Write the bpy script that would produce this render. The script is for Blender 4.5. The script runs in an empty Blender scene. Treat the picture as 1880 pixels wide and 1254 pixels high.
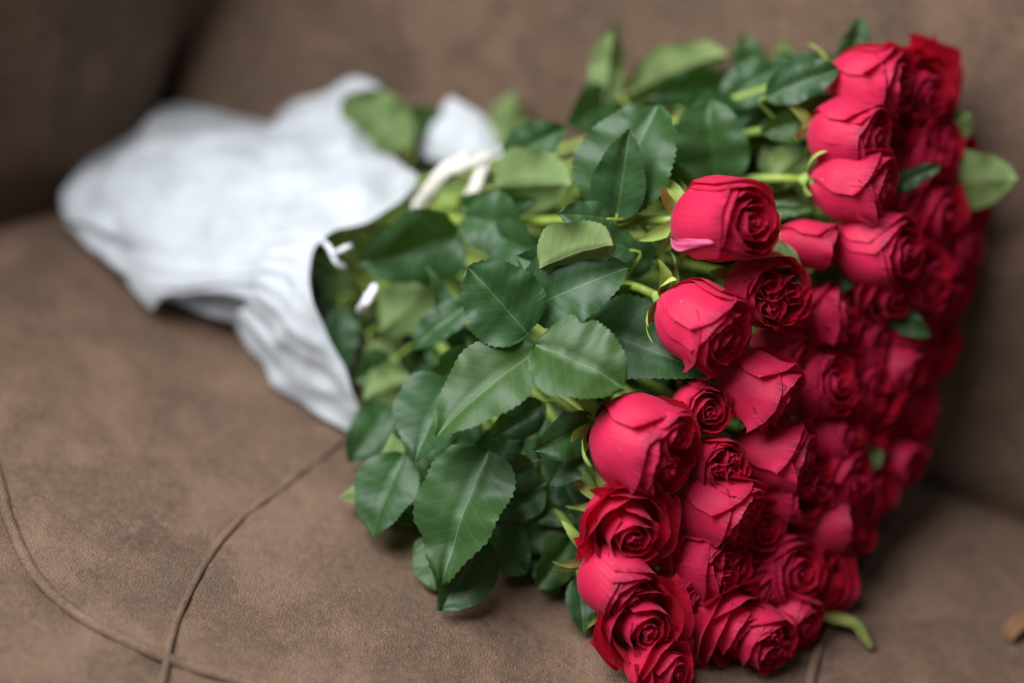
import bpy, math, random
import numpy as np
from mathutils import Vector, Matrix, noise

sc = bpy.context.scene
COL = sc.collection
R = math.radians
rnd = random.Random(7)

# ------------------------------------------------------------------ camera
CAM_H, PITCH, ROLL, LENS, FOCUS = 1.005, 40.0, 15.0, 85.0, 1.35
cam_d = bpy.data.cameras.new('camera')
cam = bpy.data.objects.new('camera', cam_d)
COL.objects.link(cam)
cam_d.lens, cam_d.sensor_width = LENS, 36.0
cam_d.clip_start, cam_d.clip_end = 0.05, 60
cam_d.dof.use_dof = True
cam_d.dof.focus_distance = FOCUS
cam_d.dof.aperture_fstop = 1.15
CAM_M = Matrix.Translation((0, 0, CAM_H)) @ Matrix.Rotation(R(90 - PITCH), 4, 'X') @ Matrix.Rotation(R(ROLL), 4, 'Z')
cam.matrix_world = CAM_M
sc.camera = cam
CAM_R = CAM_M.to_3x3()
FPX = LENS / 36.0 * 1880.0

# ------------------------------------------------------------------ world and lamps
w = bpy.data.worlds.new('World')
sc.world = w
w.use_nodes = True
bg = w.node_tree.nodes['Background']
bg.inputs[0].default_value = (0.86, 0.93, 1.0, 1)
bg.inputs[1].default_value = 0.12


def lamp(name, loc, target, size, size_y, power, col):
    l = bpy.data.lights.new(name, 'AREA')
    l.shape, l.size, l.size_y, l.energy, l.color = 'RECTANGLE', size, size_y, power, col
    o = bpy.data.objects.new(name, l)
    COL.objects.link(o)
    o.location = loc
    o.rotation_euler = (Vector(target) - Vector(loc)).to_track_quat('-Z', 'Y').to_euler()
    return o


lamp('window_light', (-0.86, 0.80, 1.38), (0.05, 1.12, 0.08), 1.2, 1.1, 65, (0.93, 0.97, 1.0))

sc.render.engine = 'CYCLES'
sc.cycles.use_denoising = True
sc.cycles.max_bounces = 8
sc.cycles.transparent_max_bounces = 12
sc.cycles.sample_clamp_indirect = 4
sc.view_settings.view_transform = 'Standard'
sc.view_settings.look = 'None'
sc.view_settings.exposure = 0.0
sc.view_settings.gamma = 1.0


# ------------------------------------------------------------------ places: where the photograph's points stand in the room
def ray(px, py):
    return Vector(((px - 940) / FPX, -(py - 627) / FPX, -1.0))


def P(px, py, d):
    return CAM_M @ (ray(px, py) * d)


def seat_depth(px, py, z=0.0):
    v = CAM_R @ ray(px, py)
    return (CAM_H - z) / -v.z


def on_seat(px, py, z=0.0):
    return P(px, py, seat_depth(px, py, z))


def place(px, py, d, clear=0.004):
    return P(px, py, min(d, seat_depth(px, py, clear)))


def cam_dir(x, y, z):
    return (CAM_R @ Vector((x, y, z))).normalized()


# ------------------------------------------------------------------ materials
def new_mat(name):
    m = bpy.data.materials.new(name)
    m.use_nodes = True
    nt = m.node_tree
    nt.nodes.clear()
    return m, nt


class NB:
    """tiny node builder"""

    def __init__(self, name):
        self.m, self.nt = new_mat(name)
        self.out = self.nt.nodes.new('ShaderNodeOutputMaterial')

    def n(self, typ, ins=None, **kw):
        nd = self.nt.nodes.new('ShaderNode' + typ)
        for k, v in kw.items():
            setattr(nd, k, v)
        for k, v in (ins or {}).items():
            if isinstance(v, bpy.types.NodeSocket):
                self.nt.links.new(v, nd.inputs[k])
            elif isinstance(v, (tuple, list)) and len(v) == 3 and nd.inputs[k].type == 'RGBA':
                nd.inputs[k].default_value = (*v, 1)
            else:
                nd.inputs[k].default_value = v
        return nd

    def math(self, op, a, b=0.0, c=0.0, clamp=False):
        nd = self.n('Math', {0: a, 1: b, 2: c}, operation=op, use_clamp=clamp)
        return nd.outputs[0]

    def mix(self, f, a, b):
        nd = self.nt.nodes.new('ShaderNodeMix')
        nd.data_type = 'RGBA'
        for k, v in ((0, f), (6, a), (7, b)):
            if isinstance(v, bpy.types.NodeSocket):
                self.nt.links.new(v, nd.inputs[k])
            elif k == 0:
                nd.inputs[0].default_value = v
            else:
                nd.inputs[k].default_value = (*v, 1)
        return nd.outputs[2]

    def ramp(self, f, lo, hi):
        nd = self.n('MapRange', {0: f, 1: lo, 2: hi}, interpolation_type='SMOOTHSTEP')
        return nd.outputs[0]

    def noise(self, vec, scale, detail=4, rough=0.55, dist=0.0):
        return self.n('TexNoise', {'Vector': vec, 'Scale': scale, 'Detail': detail, 'Roughness': rough, 'Distortion': dist}).outputs[0]

    def bump(self, h, strength, dist):
        return self.n('Bump', {'Height': h, 'Strength': strength, 'Distance': dist}).outputs[0]

    def surface(self, sh):
        self.nt.links.new(sh, self.out.inputs[0])
        return self.m


def petal_material():
    b = NB('rose_petal')
    uv = b.n('UVMap').outputs[0]
    s = b.n('SeparateXYZ', {0: uv})
    u, v = s.outputs[0], s.outputs[1]
    geo = b.n('NewGeometry')
    oi = b.n('ObjectInfo').outputs['Random']
    tc = b.n('TexCoord').outputs['Object']
    cloud = b.noise(tc, 60, 4)
    # fine lengthwise veins of the petal
    st = b.n('CombineXYZ', {0: b.math('MULTIPLY', u, 34.0), 1: b.math('MULTIPLY', v, 2.5), 2: b.math('MULTIPLY', oi, 50)}).outputs[0]
    vein = b.noise(st, 1.0, 3, 0.6)
    outside = b.mix(cloud, (0.56, 0.009, 0.056), (0.84, 0.036, 0.125))
    outside = b.mix(b.math('MULTIPLY', b.ramp(vein, 0.42, 0.72), 0.55), outside, (0.62, 0.012, 0.066))
    # paler claw of the petal at its foot
    outside = b.mix(b.math('MULTIPLY', b.ramp(v, 0.30, 0.02), 0.5), outside, (0.80, 0.10, 0.20))
    inside = b.mix(cloud, (0.50, 0.003, 0.016), (0.74, 0.006, 0.030))
    col = b.mix(geo.outputs['Backfacing'], outside, inside)
    col = b.mix(b.math('MULTIPLY', oi, 0.22), col, (0.50, 0.004, 0.034))
    # bruised dry rim
    rim_n = b.noise(st, 0.55, 5, 0.7)
    rim = b.math('MULTIPLY', b.ramp(v, 0.80, 1.0), b.ramp(rim_n, 0.38, 0.62))
    col = b.mix(b.math('MULTIPLY', rim, 0.85), col, (0.10, 0.008, 0.040))
    speck = b.ramp(b.noise(tc, 330, 2, 0.5), 0.735, 0.79)
    col = b.mix(b.math('MULTIPLY', speck, 0.5), col, (0.85, 0.42, 0.45))
    h = b.math('ADD', b.math('MULTIPLY', vein, 0.6), b.math('MULTIPLY', b.noise(tc, 420, 3), 0.5))
    nrm = b.bump(h, 0.5, 0.0008)
    pr = b.n('BsdfPrincipled', {'Base Color': col, 'Roughness': 0.55, 'Normal': nrm, 'Specular IOR Level': 0.28,
                                'Sheen Weight': 0.12, 'Sheen Roughness': 0.4, 'Sheen Tint': (1.0, 0.45, 0.62)})
    tl = b.n('BsdfTranslucent', {'Color': (0.80, 0.012, 0.05), 'Normal': nrm})
    mx = b.n('MixShader', {0: 0.32, 1: pr.outputs[0], 2: tl.outputs[0]})
    return b.surface(mx.outputs[0])


def leaf_material():
    b = NB('rose_leaf')
    uv = b.n('UVMap').outputs[0]
    s = b.n('SeparateXYZ', {0: uv})
    x, y = s.outputs[0], s.outputs[1]          # along 0..1, across -1..1 (in leaf lengths)
    ay = b.math('ABSOLUTE', y)
    geo = b.n('NewGeometry')
    oi = b.n('ObjectInfo').outputs['Random']
    tc = b.n('TexCoord').outputs['Object']
    wob = b.math('MULTIPLY', b.math('SUBTRACT', b.noise(uv, 4.0, 2), 0.5), 0.07)
    # side veins sweep from the midrib towards the tip
    t = b.math('ADD', b.math('SUBTRACT', x, b.math('MULTIPLY', ay, 0.75)), wob)
    t = b.math('ADD', t, b.math('MULTIPLY', b.math('SIGN', y), 0.03))
    fr = b.math('FRACT', b.math('MULTIPLY', t, 8.5))
    vd = b.math('ABSOLUTE', b.math('SUBTRACT', fr, 0.5))
    vein = b.ramp(vd, 0.085, 0.0)
    quilt = b.ramp(vd, 0.0, 0.5)
    vo = b.n('TexVoronoi', {'Vector': uv, 'Scale': 34.0}, feature='DISTANCE_TO_EDGE').outputs[0]
    net = b.ramp(vo, 0.10, 0.0)
    mid = b.ramp(ay, 0.011, 0.003)
    cloud = b.noise(uv, 3.2, 5)
    cl2 = b.noise(tc, 2.3, 2)
    top = b.mix(cloud, (0.010, 0.039, 0.010), (0.032, 0.088, 0.023))
    top = b.mix(b.math('MULTIPLY', b.ramp(oi, 0.45, 1.0), 0.5), top, (0.052, 0.100, 0.014))
    top = b.mix(b.math('MULTIPLY', vein, 0.26), top, (0.085, 0.165, 0.055))
    top = b.mix(b.math('MULTIPLY', net, 0.14), top, (0.06, 0.13, 0.045))
    top = b.mix(b.math('MULTIPLY', mid, 0.36), top, (0.17, 0.26, 0.07))
    under = b.mix(cloud, (0.105, 0.165, 0.05), (0.20, 0.275, 0.095))
    under = b.mix(b.math('MULTIPLY', oi, 0.4), under, (0.16, 0.20, 0.05))
    under = b.mix(b.math('MULTIPLY', vein, 0.4), under, (0.25, 0.32, 0.13))
    under = b.mix(b.math('MULTIPLY', mid, 0.7), under, (0.33, 0.38, 0.16))
    col = b.mix(geo.outputs['Backfacing'], top, under)
    brown = b.ramp(b.noise(tc, 5.0, 5, 0.65), 0.70, 0.78)
    col = b.mix(b.math('MULTIPLY', brown, 0.45), col, (0.16, 0.10, 0.035))
    dust = b.ramp(b.noise(uv, 70, 2), 0.70, 0.80)
    col = b.mix(b.math('MULTIPLY', dust, 0.22), col, (0.35, 0.40, 0.34))
    h = b.math('ADD', b.math('MULTIPLY', quilt, 0.55), b.math('MULTIPLY', net, -0.25))
    h = b.math('ADD', h, b.math('MULTIPLY', mid, -0.8))
    nrm = b.bump(h, 0.20, 0.0005)
    rough = b.math('ADD', 0.44, b.math('MULTIPLY', geo.outputs['Backfacing'], 0.25))
    rough = b.math('ADD', rough, b.math('MULTIPLY', cl2, 0.10))
    pr = b.n('BsdfPrincipled', {'Base Color': col, 'Roughness': rough, 'Normal': nrm, 'Specular IOR Level': 0.42})
    tl = b.n('BsdfTranslucent', {'Color': (0.16, 0.36, 0.02), 'Normal': nrm})
    mx = b.n('MixShader', {0: 0.16, 1: pr.outputs[0], 2: tl.outputs[0]})
    return b.surface(mx.outputs[0])


def stem_material(name, c0, c1, rough=0.42):
    b = NB(name)
    tc = b.n('TexCoord').outputs['Object']
    n1 = b.noise(tc, 70, 4)
    n2 = b.noise(tc, 420, 3)
    col = b.mix(b.ramp(n1, 0.3, 0.7), c0, c1)
    nrm = b.bump(n2, 0.2, 0.0005)
    pr = b.n('BsdfPrincipled', {'Base Color': col, 'Roughness': rough, 'Normal': nrm, 'Specular IOR Level': 0.45})
    tl = b.n('BsdfTranslucent', {'Color': (0.3, 0.38, 0.05), 'Normal': nrm})
    mx = b.n('MixShader', {0: 0.10, 1: pr.outputs[0], 2: tl.outputs[0]})
    return b.surface(mx.outputs[0])


def leather_material(name, k=1.0):
    b = NB(name)
    tc = b.n('TexCoord').outputs['Object']
    big = b.noise(tc, 9, 5, 0.6, 0.3)
    midn = b.noise(tc, 46, 6, 0.68, 0.4)
    fine = b.noise(tc, 260, 5, 0.7)
    vo = b.n('TexVoronoi', {'Vector': tc, 'Scale': 520.0, 'Randomness': 1.0}, feature='DISTANCE_TO_EDGE').outputs[0]
    finer = b.noise(tc, 760, 4, 0.7)
    f = b.math('ADD', b.math('MULTIPLY', big, 0.30), b.math('ADD', b.math('MULTIPLY', midn, 0.34), b.math('MULTIPLY', fine, 0.42)))
    col = b.mix(b.ramp(f, 0.37, 0.70), (0.086 * k, 0.056 * k, 0.037 * k), (0.190 * k, 0.109 * k, 0.071 * k))
    blot = b.noise(tc, 21, 3, 0.5, 0.6)
    col = b.mix(b.math('MULTIPLY', b.ramp(blot, 0.46, 0.70), 0.50), col, (0.232 * k, 0.137 * k, 0.095 * k))
    col = b.mix(b.math('MULTIPLY', b.ramp(blot, 0.47, 0.28), 0.50), col, (0.105 * k, 0.075 * k, 0.050 * k))
    rub = b.ramp(b.noise(tc, 150, 6, 0.75, 0.8), 0.56, 0.72)
    col = b.mix(b.math('MULTIPLY', rub, 0.42), col, (0.30 * k, 0.19 * k, 0.14 * k))
    col = b.mix(b.math('MULTIPLY', b.ramp(finer, 0.52, 0.68), 0.22), col, (0.33 * k, 0.20 * k, 0.145 * k))
    col = b.mix(b.math('MULTIPLY', b.ramp(finer, 0.44, 0.32), 0.22), col, (0.075 * k, 0.05 * k, 0.036 * k))
    pit = b.ramp(fine, 0.42, 0.28)
    col = b.mix(b.math('MULTIPLY', pit, 0.4), col, (0.07 * k, 0.048 * k, 0.036 * k))
    h = b.math('ADD', b.math('MULTIPLY', b.ramp(vo, 0.0, 0.16), 0.45), b.math('MULTIPLY', fine, 0.9))
    nrm = b.bump(h, 0.7, 0.0015)
    nrm = b.n('Bump', {'Height': midn, 'Strength': 0.35, 'Distance': 0.004, 'Normal': nrm}).outputs[0]
    pr = b.n('BsdfPrincipled', {'Base Color': col, 'Roughness': 0.66, 'Normal': nrm, 'Specular IOR Level': 0.25})
    return b.surface(pr.outputs[0])


def wrap_material(name, col, see, transl):
    b = NB(name)
    tc = b.n('TexCoord').outputs['Object']
    n1 = b.noise(tc, 30, 4)
    n2 = b.noise(tc, 500, 3, 0.7)
    fib = b.n('TexVoronoi', {'Vector': tc, 'Scale': 900.0}, feature='DISTANCE_TO_EDGE').outputs[0]
    c = b.mix(b.ramp(n1, 0.3, 0.7), tuple(x * 0.95 for x in col), col)
    h = b.math('ADD', n2, b.math('MULTIPLY', fib, 0.6))
    nrm = b.bump(h, 0.15, 0.0006)
    pr = b.n('BsdfPrincipled', {'Base Color': c, 'Roughness': 0.75, 'Normal': nrm, 'Specular IOR Level': 0.2})
    tl = b.n('BsdfTranslucent', {'Color': c, 'Normal': nrm})
    mx = b.n('MixShader', {0: transl, 1: pr.outputs[0], 2: tl.outputs[0]})
    tr = b.n('BsdfTransparent')
    fac = b.math('MULTIPLY', b.ramp(n1, 0.30, 0.72), see)
    mx2 = b.n('MixShader', {0: fac, 1: mx.outputs[0], 2: tr.outputs[0]})
    return b.surface(mx2.outputs[0])


M_PETAL = petal_material()
M_PALE = stem_material('pale_petal', (0.68, 0.045, 0.16), (0.82, 0.17, 0.32), 0.55)
M_LEAF = leaf_material()
M_STEM = stem_material('green_stem', (0.16, 0.25, 0.030), (0.30, 0.38, 0.055))
M_SEPAL = stem_material('sepal', (0.22, 0.35, 0.05), (0.42, 0.52, 0.14), 0.55)
M_STRIP = stem_material('olive_leaf', (0.13, 0.15, 0.025), (0.22, 0.23, 0.06), 0.6)
M_TAN = stem_material('dry_leaf', (0.16, 0.075, 0.03), (0.24, 0.12, 0.05), 0.7)
M_LEATHER = leather_material('brown_leather')
M_PIPING = leather_material('brown_piping', 1.12)
M_WRAP = wrap_material('white_wrap', (0.685, 0.70, 0.73), 0.46, 0.25)
M_RIBBON = wrap_material('cream_ribbon', (0.80, 0.75, 0.66), 0.0, 0.15)
M_WHITE_RIBBON = wrap_material('white_ribbon', (0.85, 0.86, 0.88), 0.0, 0.15)


# ------------------------------------------------------------------ mesh helpers
def mesh_from(name, V, F, mat, UV=None, smooth=True):
    me = bpy.data.meshes.new(name)
    V = np.asarray(V, dtype=np.float64)
    me.from_pydata(V.tolist(), [], F)
    if UV is not None:
        lay = me.uv_layers.new(name='UVMap')
        idx = np.empty(len(me.loops), dtype=np.int32)
        me.loops.foreach_get('vertex_index', idx)
        lay.data.foreach_set('uv', np.asarray(UV, dtype=np.float32)[idx].ravel())
    if smooth:
        me.polygons.foreach_set('use_smooth', np.ones(len(me.polygons), dtype=bool))
    me.materials.append(mat)
    me.update()
    return me


def grid_faces(nr, nc, flip=False, wrap=False):
    F = []
    for i in range(nr - 1):
        for j in range(nc if wrap else nc - 1):
            a, b_ = i * nc + j, i * nc + (j + 1) % nc
            c, d = (i + 1) * nc + (j + 1) % nc, (i + 1) * nc + j
            F.append((a, d, c, b_) if flip else (a, b_, c, d))
    return F


def link(name, me, parent=None):
    o = bpy.data.objects.new(name, me)
    COL.objects.link(o)
    if parent is not None:
        o.parent = parent
    return o


def empty(name, M, label, cat, group=None):
    o = bpy.data.objects.new(name, None)
    o.empty_display_size = 0.02
    COL.objects.link(o)
    o.matrix_world = M
    o['label'], o['category'] = label, cat
    if group:
        o['group'] = group
    return o


def catmull(pts, n):
    pts = [np.asarray(p, float) for p in pts]
    m = len(pts)
    out = []
    for k in range(n):
        t = k / (n - 1) * (m - 1)
        i = min(int(t), m - 2)
        f = t - i
        p1, p2 = pts[i], pts[i + 1]
        p0 = pts[i - 1] if i > 0 else 2 * p1 - p2
        p3 = pts[i + 2] if i + 2 < m else 2 * p2 - p1
        out.append(0.5 * (2 * p1 + (p2 - p0) * f + (2 * p0 - 5 * p1 + 4 * p2 - p3) * f * f + (3 * p1 - p0 - 3 * p2 + p3) * f ** 3))
    return np.array(out)


def tube(path, radii, seg=8, cap=True):
    path = np.asarray(path, float)
    n = len(path)
    V, F = [], []
    ref = None
    for i in range(n):
        t = path[min(i + 1, n - 1)] - path[max(i - 1, 0)]
        t = t / (np.linalg.norm(t) + 1e-12)
        if ref is None:
            a = np.array([0, 0, 1.0]) if abs(t[2]) < 0.9 else np.array([1.0, 0, 0])
            ref = a - t * a.dot(t)
        else:
            ref = ref - t * ref.dot(t)
        ref = ref / np.linalg.norm(ref)
        bn = np.cross(t, ref)
        r = radii[i] if hasattr(radii, '__len__') else radii
        for k in range(seg):
            an = 2 * math.pi * k / seg
            V.append(path[i] + r * (math.cos(an) * ref + math.sin(an) * bn))
    F = grid_faces(n, seg, wrap=True)
    if cap:
        F.append(tuple(range(seg))[::-1])
        F.append(tuple(range((n - 1) * seg, n * seg)))
    return np.array(V), F


def to_local(V, M):
    Mi = np.array(M.inverted())
    V = np.asarray(V)
    return V @ Mi[:3, :3].T + Mi[:3, 3]


# ------------------------------------------------------------------ the sofa: seat, back and arm of one brown leather sofa
def build_sofa():
    A = on_seat(1690, 845)
    B = on_seat(268, 300)
    u = (B - A).normalized()                       # along the crease between seat and back
    nrm = Vector((u.y, -u.x, 0))                   # from the back towards the sitter
    if nrm.dot(Vector((0, -1, 0))) < 0:
        nrm = -nrm
    arm_pt = on_seat(0, 372)
    av = (arm_pt - B).normalized()                 # along the crease between seat and arm
    sofa = empty('sofa', Matrix.Translation(B), 'brown distressed leather sofa under the bouquet, with welted curved seams', 'sofa')
    L = (B - A).length
    inv = sofa.matrix_world

    def add(name, V, F, m, parent=sofa):
        me = mesh_from(name, to_local(V, inv), F, m)
        return link(name, me, parent)

    # seams on the seat
    seams = [
        [(-60, 700), (-10, 850), (20, 960), (70, 1060), (150, 1135), (230, 1180), (310, 1215), (400, 1240), (480, 1262), (640, 1320), (900, 1440), (1300, 1680)],
        [(640, 800), (590, 838), (520, 890), (440, 950), (385, 1020), (340, 1105), (312, 1180), (303, 1232), (284, 1310), (230, 1480), (100, 1750)],
        [(1700, 905), (1650, 945), (1600, 1020), (1560, 1090), (1525, 1150), (1500, 1200), (1488, 1275), (1500, 1450), (1600, 1750)],
    ]
    # seat as a rectangular cushion grid in (s, t): s along the crease, t towards the sitter
    c_u, c_n = np.array(u), np.array(nrm)
    s = np.concatenate([np.arange(-0.95, -0.30, 0.012), np.arange(-0.30, L + 0.36, 0.0034)])
    t = np.concatenate([np.arange(-0.06, 0.48, 0.0034), np.arange(0.48, 0.75, 0.014)])
    S, T = np.meshgrid(s, t)
    X = A.x + S * u.x + T * nrm.x
    Y = A.y + S * u.y + T * nrm.y
    # seat falls away into the creases
    dt = np.clip(1 - (T + 0.02) / 0.06, 0, 1.3)
    nx_, ny_ = -av.y, av.x
    if (A.x - B.x) * nx_ + (A.y - B.y) * ny_ < 0:
        nx_, ny_ = -nx_, -ny_
    da = (X - B.x) * nx_ + (Y - B.y) * ny_          # distance from the arm crease, inside positive
    dd = np.clip(1 - (da + 0.015) / 0.06, 0, 1.3)
    Z = -0.045 * dt ** 2.2 - 0.045 * dd ** 2.2
    Z += 0.0022 * np.sin(X * 17 + 1.2) * np.sin(Y * 13) + 0.0012 * np.sin(X * 41 + Y * 23)
    for sm in seams:
        dk = 0.16 if sm is seams[1] else 0.34
        pts = np.array([on_seat(*p) for p in sm])
        pl = catmull(pts, 110)
        best = np.full(X.shape, 9.0)
        for a, b_ in zip(pl[:-1], pl[1:]):
            d = b_ - a
            q = ((X - a[0]) * d[0] + (Y - a[1]) * d[1]) / (d[0] ** 2 + d[1] ** 2 + 1e-12)
            q = np.clip(q, 0, 1)
            best = np.minimum(best, np.hypot(X - a[0] - q * d[0], Y - a[1] - q * d[1]))
        Z -= dk * 0.0042 * np.exp(-(best / 0.0046) ** 2) + dk * 0.0034 * np.exp(-(best / 0.020) ** 2)
        Z += 0.0007 * np.sin(X * 210 + 5 * np.sin(Y * 30)) * np.sin(Y * 190 + 2) * np.exp(-(best / 0.013) ** 2)
    # front edge rolls down
    Z -= 0.09 * np.clip((T - 0.62) / 0.13, 0, 1) ** 2
    V = np.stack([X, Y, Z], -1).reshape(-1, 3)
    nr, nc = X.shape
    F = grid_faces(nr, nc)
    # skirt down to the frame: closes the cushion
    border = [j for j in range(nc)] + [i * nc + nc - 1 for i in range(1, nr)] + [(nr - 1) * nc + j for j in range(nc - 2, -1, -1)] + [i * nc for i in range(nr - 2, 0, -1)]
    low = V[border].copy()
    low[:, 2] = -0.2
    base = len(V)
    V = np.vstack([V, low])
    nb = len(border)
    for k in range(nb):
        F.append((border[k], base + k, base + (k + 1) % nb, border[(k + 1) % nb]))
    F.append(tuple(range(base, base + nb)))
    seat = add('seat', V, F, M_LEATHER)
    for sm in seams:
        pl = catmull([on_seat(*p) for p in sm], 150)
        pl[:, 2] = 0.0022 * np.sin(pl[:, 0] * 17 + 1.2) * np.sin(pl[:, 1] * 13) + 0.0012 * np.sin(pl[:, 0] * 41 + pl[:, 1] * 23) - (0.0016 if sm is not seams[1] else 0.0010)
        for k, q in enumerate(pl):
            pl[k, 2] += 0.0012 * noise.noise(Vector(q) * 60)
        V2, F2 = tube(pl, 0.0036 if sm is not seams[1] else 0.0024, 8)
        add('seam', V2, F2, M_PIPING, seat)

    # back: a padded slab with a rounded face, leaning back
    lean = R(24)
    s = np.linspace(-0.95, L + 0.10, 110)
    prof = []                                       # (towards sitter, up)
    H = 0.52
    for k in range(46):
        h = -0.14 + (H + 0.14) * k / 45
        belly = 0.045 * math.sin(math.pi * min(1, max(0, (h + 0.14) / (H + 0.14)))) ** 0.7 - 0.03
        prof.append((belly - math.tan(lean) * max(h, 0) * 1.0, h))
    top = prof[-1]
    for k in range(1, 13):
        a = math.pi * k / 12
        prof.append((top[0] - 0.07 + 0.07 * math.cos(a), top[1] + 0.05 * math.sin(a)))
    prof.append((prof[-1][0] - 0.02, -0.14))
    V = []
    for (tt, h) in prof:
        for sv in s:
            wob = 0.006 * noise.noise(Vector((sv * 4, h * 5, 0.3))) + 0.003 * noise.noise(Vector((sv * 13, h * 11, 2.3)))
            wob -= 0.05 * max(0.0, min(1.0, (sv - (L - 0.03)) / 0.05)) ** 2.2
            q = A + u * sv + nrm * (tt + wob)
            V.append((q.x, q.y, h))
    F = grid_faces(len(prof), len(s), flip=True)
    n_p, n_s = len(prof), len(s)
    F.append(tuple(i * n_s for i in range(n_p)))
    F.append(tuple(i * n_s + n_s - 1 for i in range(n_p))[::-1])
    add('backrest', V, F, M_LEATHER)

    # arm: padded, rounded block along the left crease
    an = Vector((-nx_, -ny_, 0))                    # away from the seat
    prof = []
    for k in range(20):
        h = -0.14 + 0.50 * k / 19
        prof.append((0.028 - 0.030 * math.sin(math.pi * k / 19) ** 0.8, h))
    t0 = prof[-1]
    for k in range(1, 17):
        a = math.pi * k / 16
        prof.append((t0[0] + 0.09 - 0.09 * math.cos(a), t0[1] + 0.06 * math.sin(a)))
    prof.append((t0[0] + 0.18, -0.14))
    s = np.linspace(-0.12, 0.75, 80)
    V = []
    for (tt, h) in prof:
        for sv in s:
            wob = 0.005 * noise.noise(Vector((sv * 5, h * 6, 7.3)))
            wob += 0.025 * max(0.0, min(1.0, 1 - (sv + 0.02) / 0.04)) ** 2.2
            wob += -0.10 * max(0.0, h)
            q = B + av * sv + an * (tt + wob)
            V.append((q.x, q.y, h))
    F = grid_faces(len(prof), len(s))
    n_p, n_s = len(prof), len(s)
    F.append(tuple(i * n_s for i in range(n_p))[::-1])
    F.append(tuple(i * n_s + n_s - 1 for i in range(n_p)))
    add('armrest', V, F, M_LEATHER)
    return A, u, nrm


SOFA_A, SOFA_U, SOFA_N = build_sofa()


def behind_back(p):
    """how far a point is in front of the leaning back (positive: free)"""
    return (p - SOFA_A).dot(SOFA_N) + max(p.z, 0) * math.tan(R(24))


# ------------------------------------------------------------------ rose heads
CM = 0.01


def petal(R_, H, W, phi, s, close, flare, edge, seed, z0=0.0, off=(0, 0), amp=0.10, point=0.0, nu=15, nv=13, ruf=0.05, lean=0.0, base=0.28):
    U = np.linspace(-1, 1, nu)
    Vv = np.linspace(0, 1, nv) ** 0.9
    pts, uvs = [], []
    hand = 1 if int(seed * 100) % 2 else -1
    for v in Vv:
        hv = z0 + (1 - z0) * v
        for u in U:
            wv = 0.42 + 0.58 * min(1, v / 0.5) ** 0.8
            th = phi + u * W * wv
            if hv < 0.5:
                r = R_ * (base + (1 - base) * math.sin(math.pi / 2 * hv / 0.5) ** 0.75)
            else:
                r = R_ * (1 - close * ((hv - 0.5) / 0.5) ** 1.6)
            r += s * u
            z = H * hv * (1 - edge * abs(u) ** 2.6 * v ** 2)
            q = max(0.0, (v - 0.70) / 0.30)
            r += flare * q * q * (0.40 + 0.60 * abs(u) ** 1.6)
            z -= flare * 0.60 * q ** 3 * (0.25 + 0.75 * abs(u) ** 1.6)
            r += point * q * q * math.exp(-(u / 0.22) ** 2)
            z += point * 0.35 * q * q * math.exp(-(u / 0.22) ** 2)
            n1 = noise.noise(Vector((u * 1.3 + seed * 3.1, v * 1.8, seed * 1.7)))
            n2 = noise.noise(Vector((u * 3.6 + seed * 5.3, v * 3.0, seed * 2.9)))
            n3 = noise.noise(Vector((u * 5.5 + seed * 7.7, 0.3, seed * 0.9)))
            n4 = noise.noise(Vector((u * 9.0 + seed * 4.1, 0.7, seed * 1.9)))
            g = 0.25 + 0.75 * v
            r += 0.09 * abs(u) ** 4 * v + 0.35 * max(0.0, u * hand - 0.55) ** 2 * v * q ** 0.5 * 2
            r += 0.035 * math.sin(7 * u + seed * 9) * v
            r += amp * (n1 + 0.45 * n2) * g + ruf * n3 * q
            z += (0.9 * ruf * n3 + 0.5 * ruf * n4) * q * 1.6
            ox, oy = off
            f = min(1, hv * 1.4)
            x = r * math.cos(th) + ox * f
            y = r * math.sin(th) + oy * f
            x += lean * v * v * math.cos(phi)
            y += lean * v * v * math.sin(phi)
            pts.append((x * CM, y * CM, z * CM))
            uvs.append((u, v))
    return np.array(pts), grid_faces(nv, nu), np.array(uvs)


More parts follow.
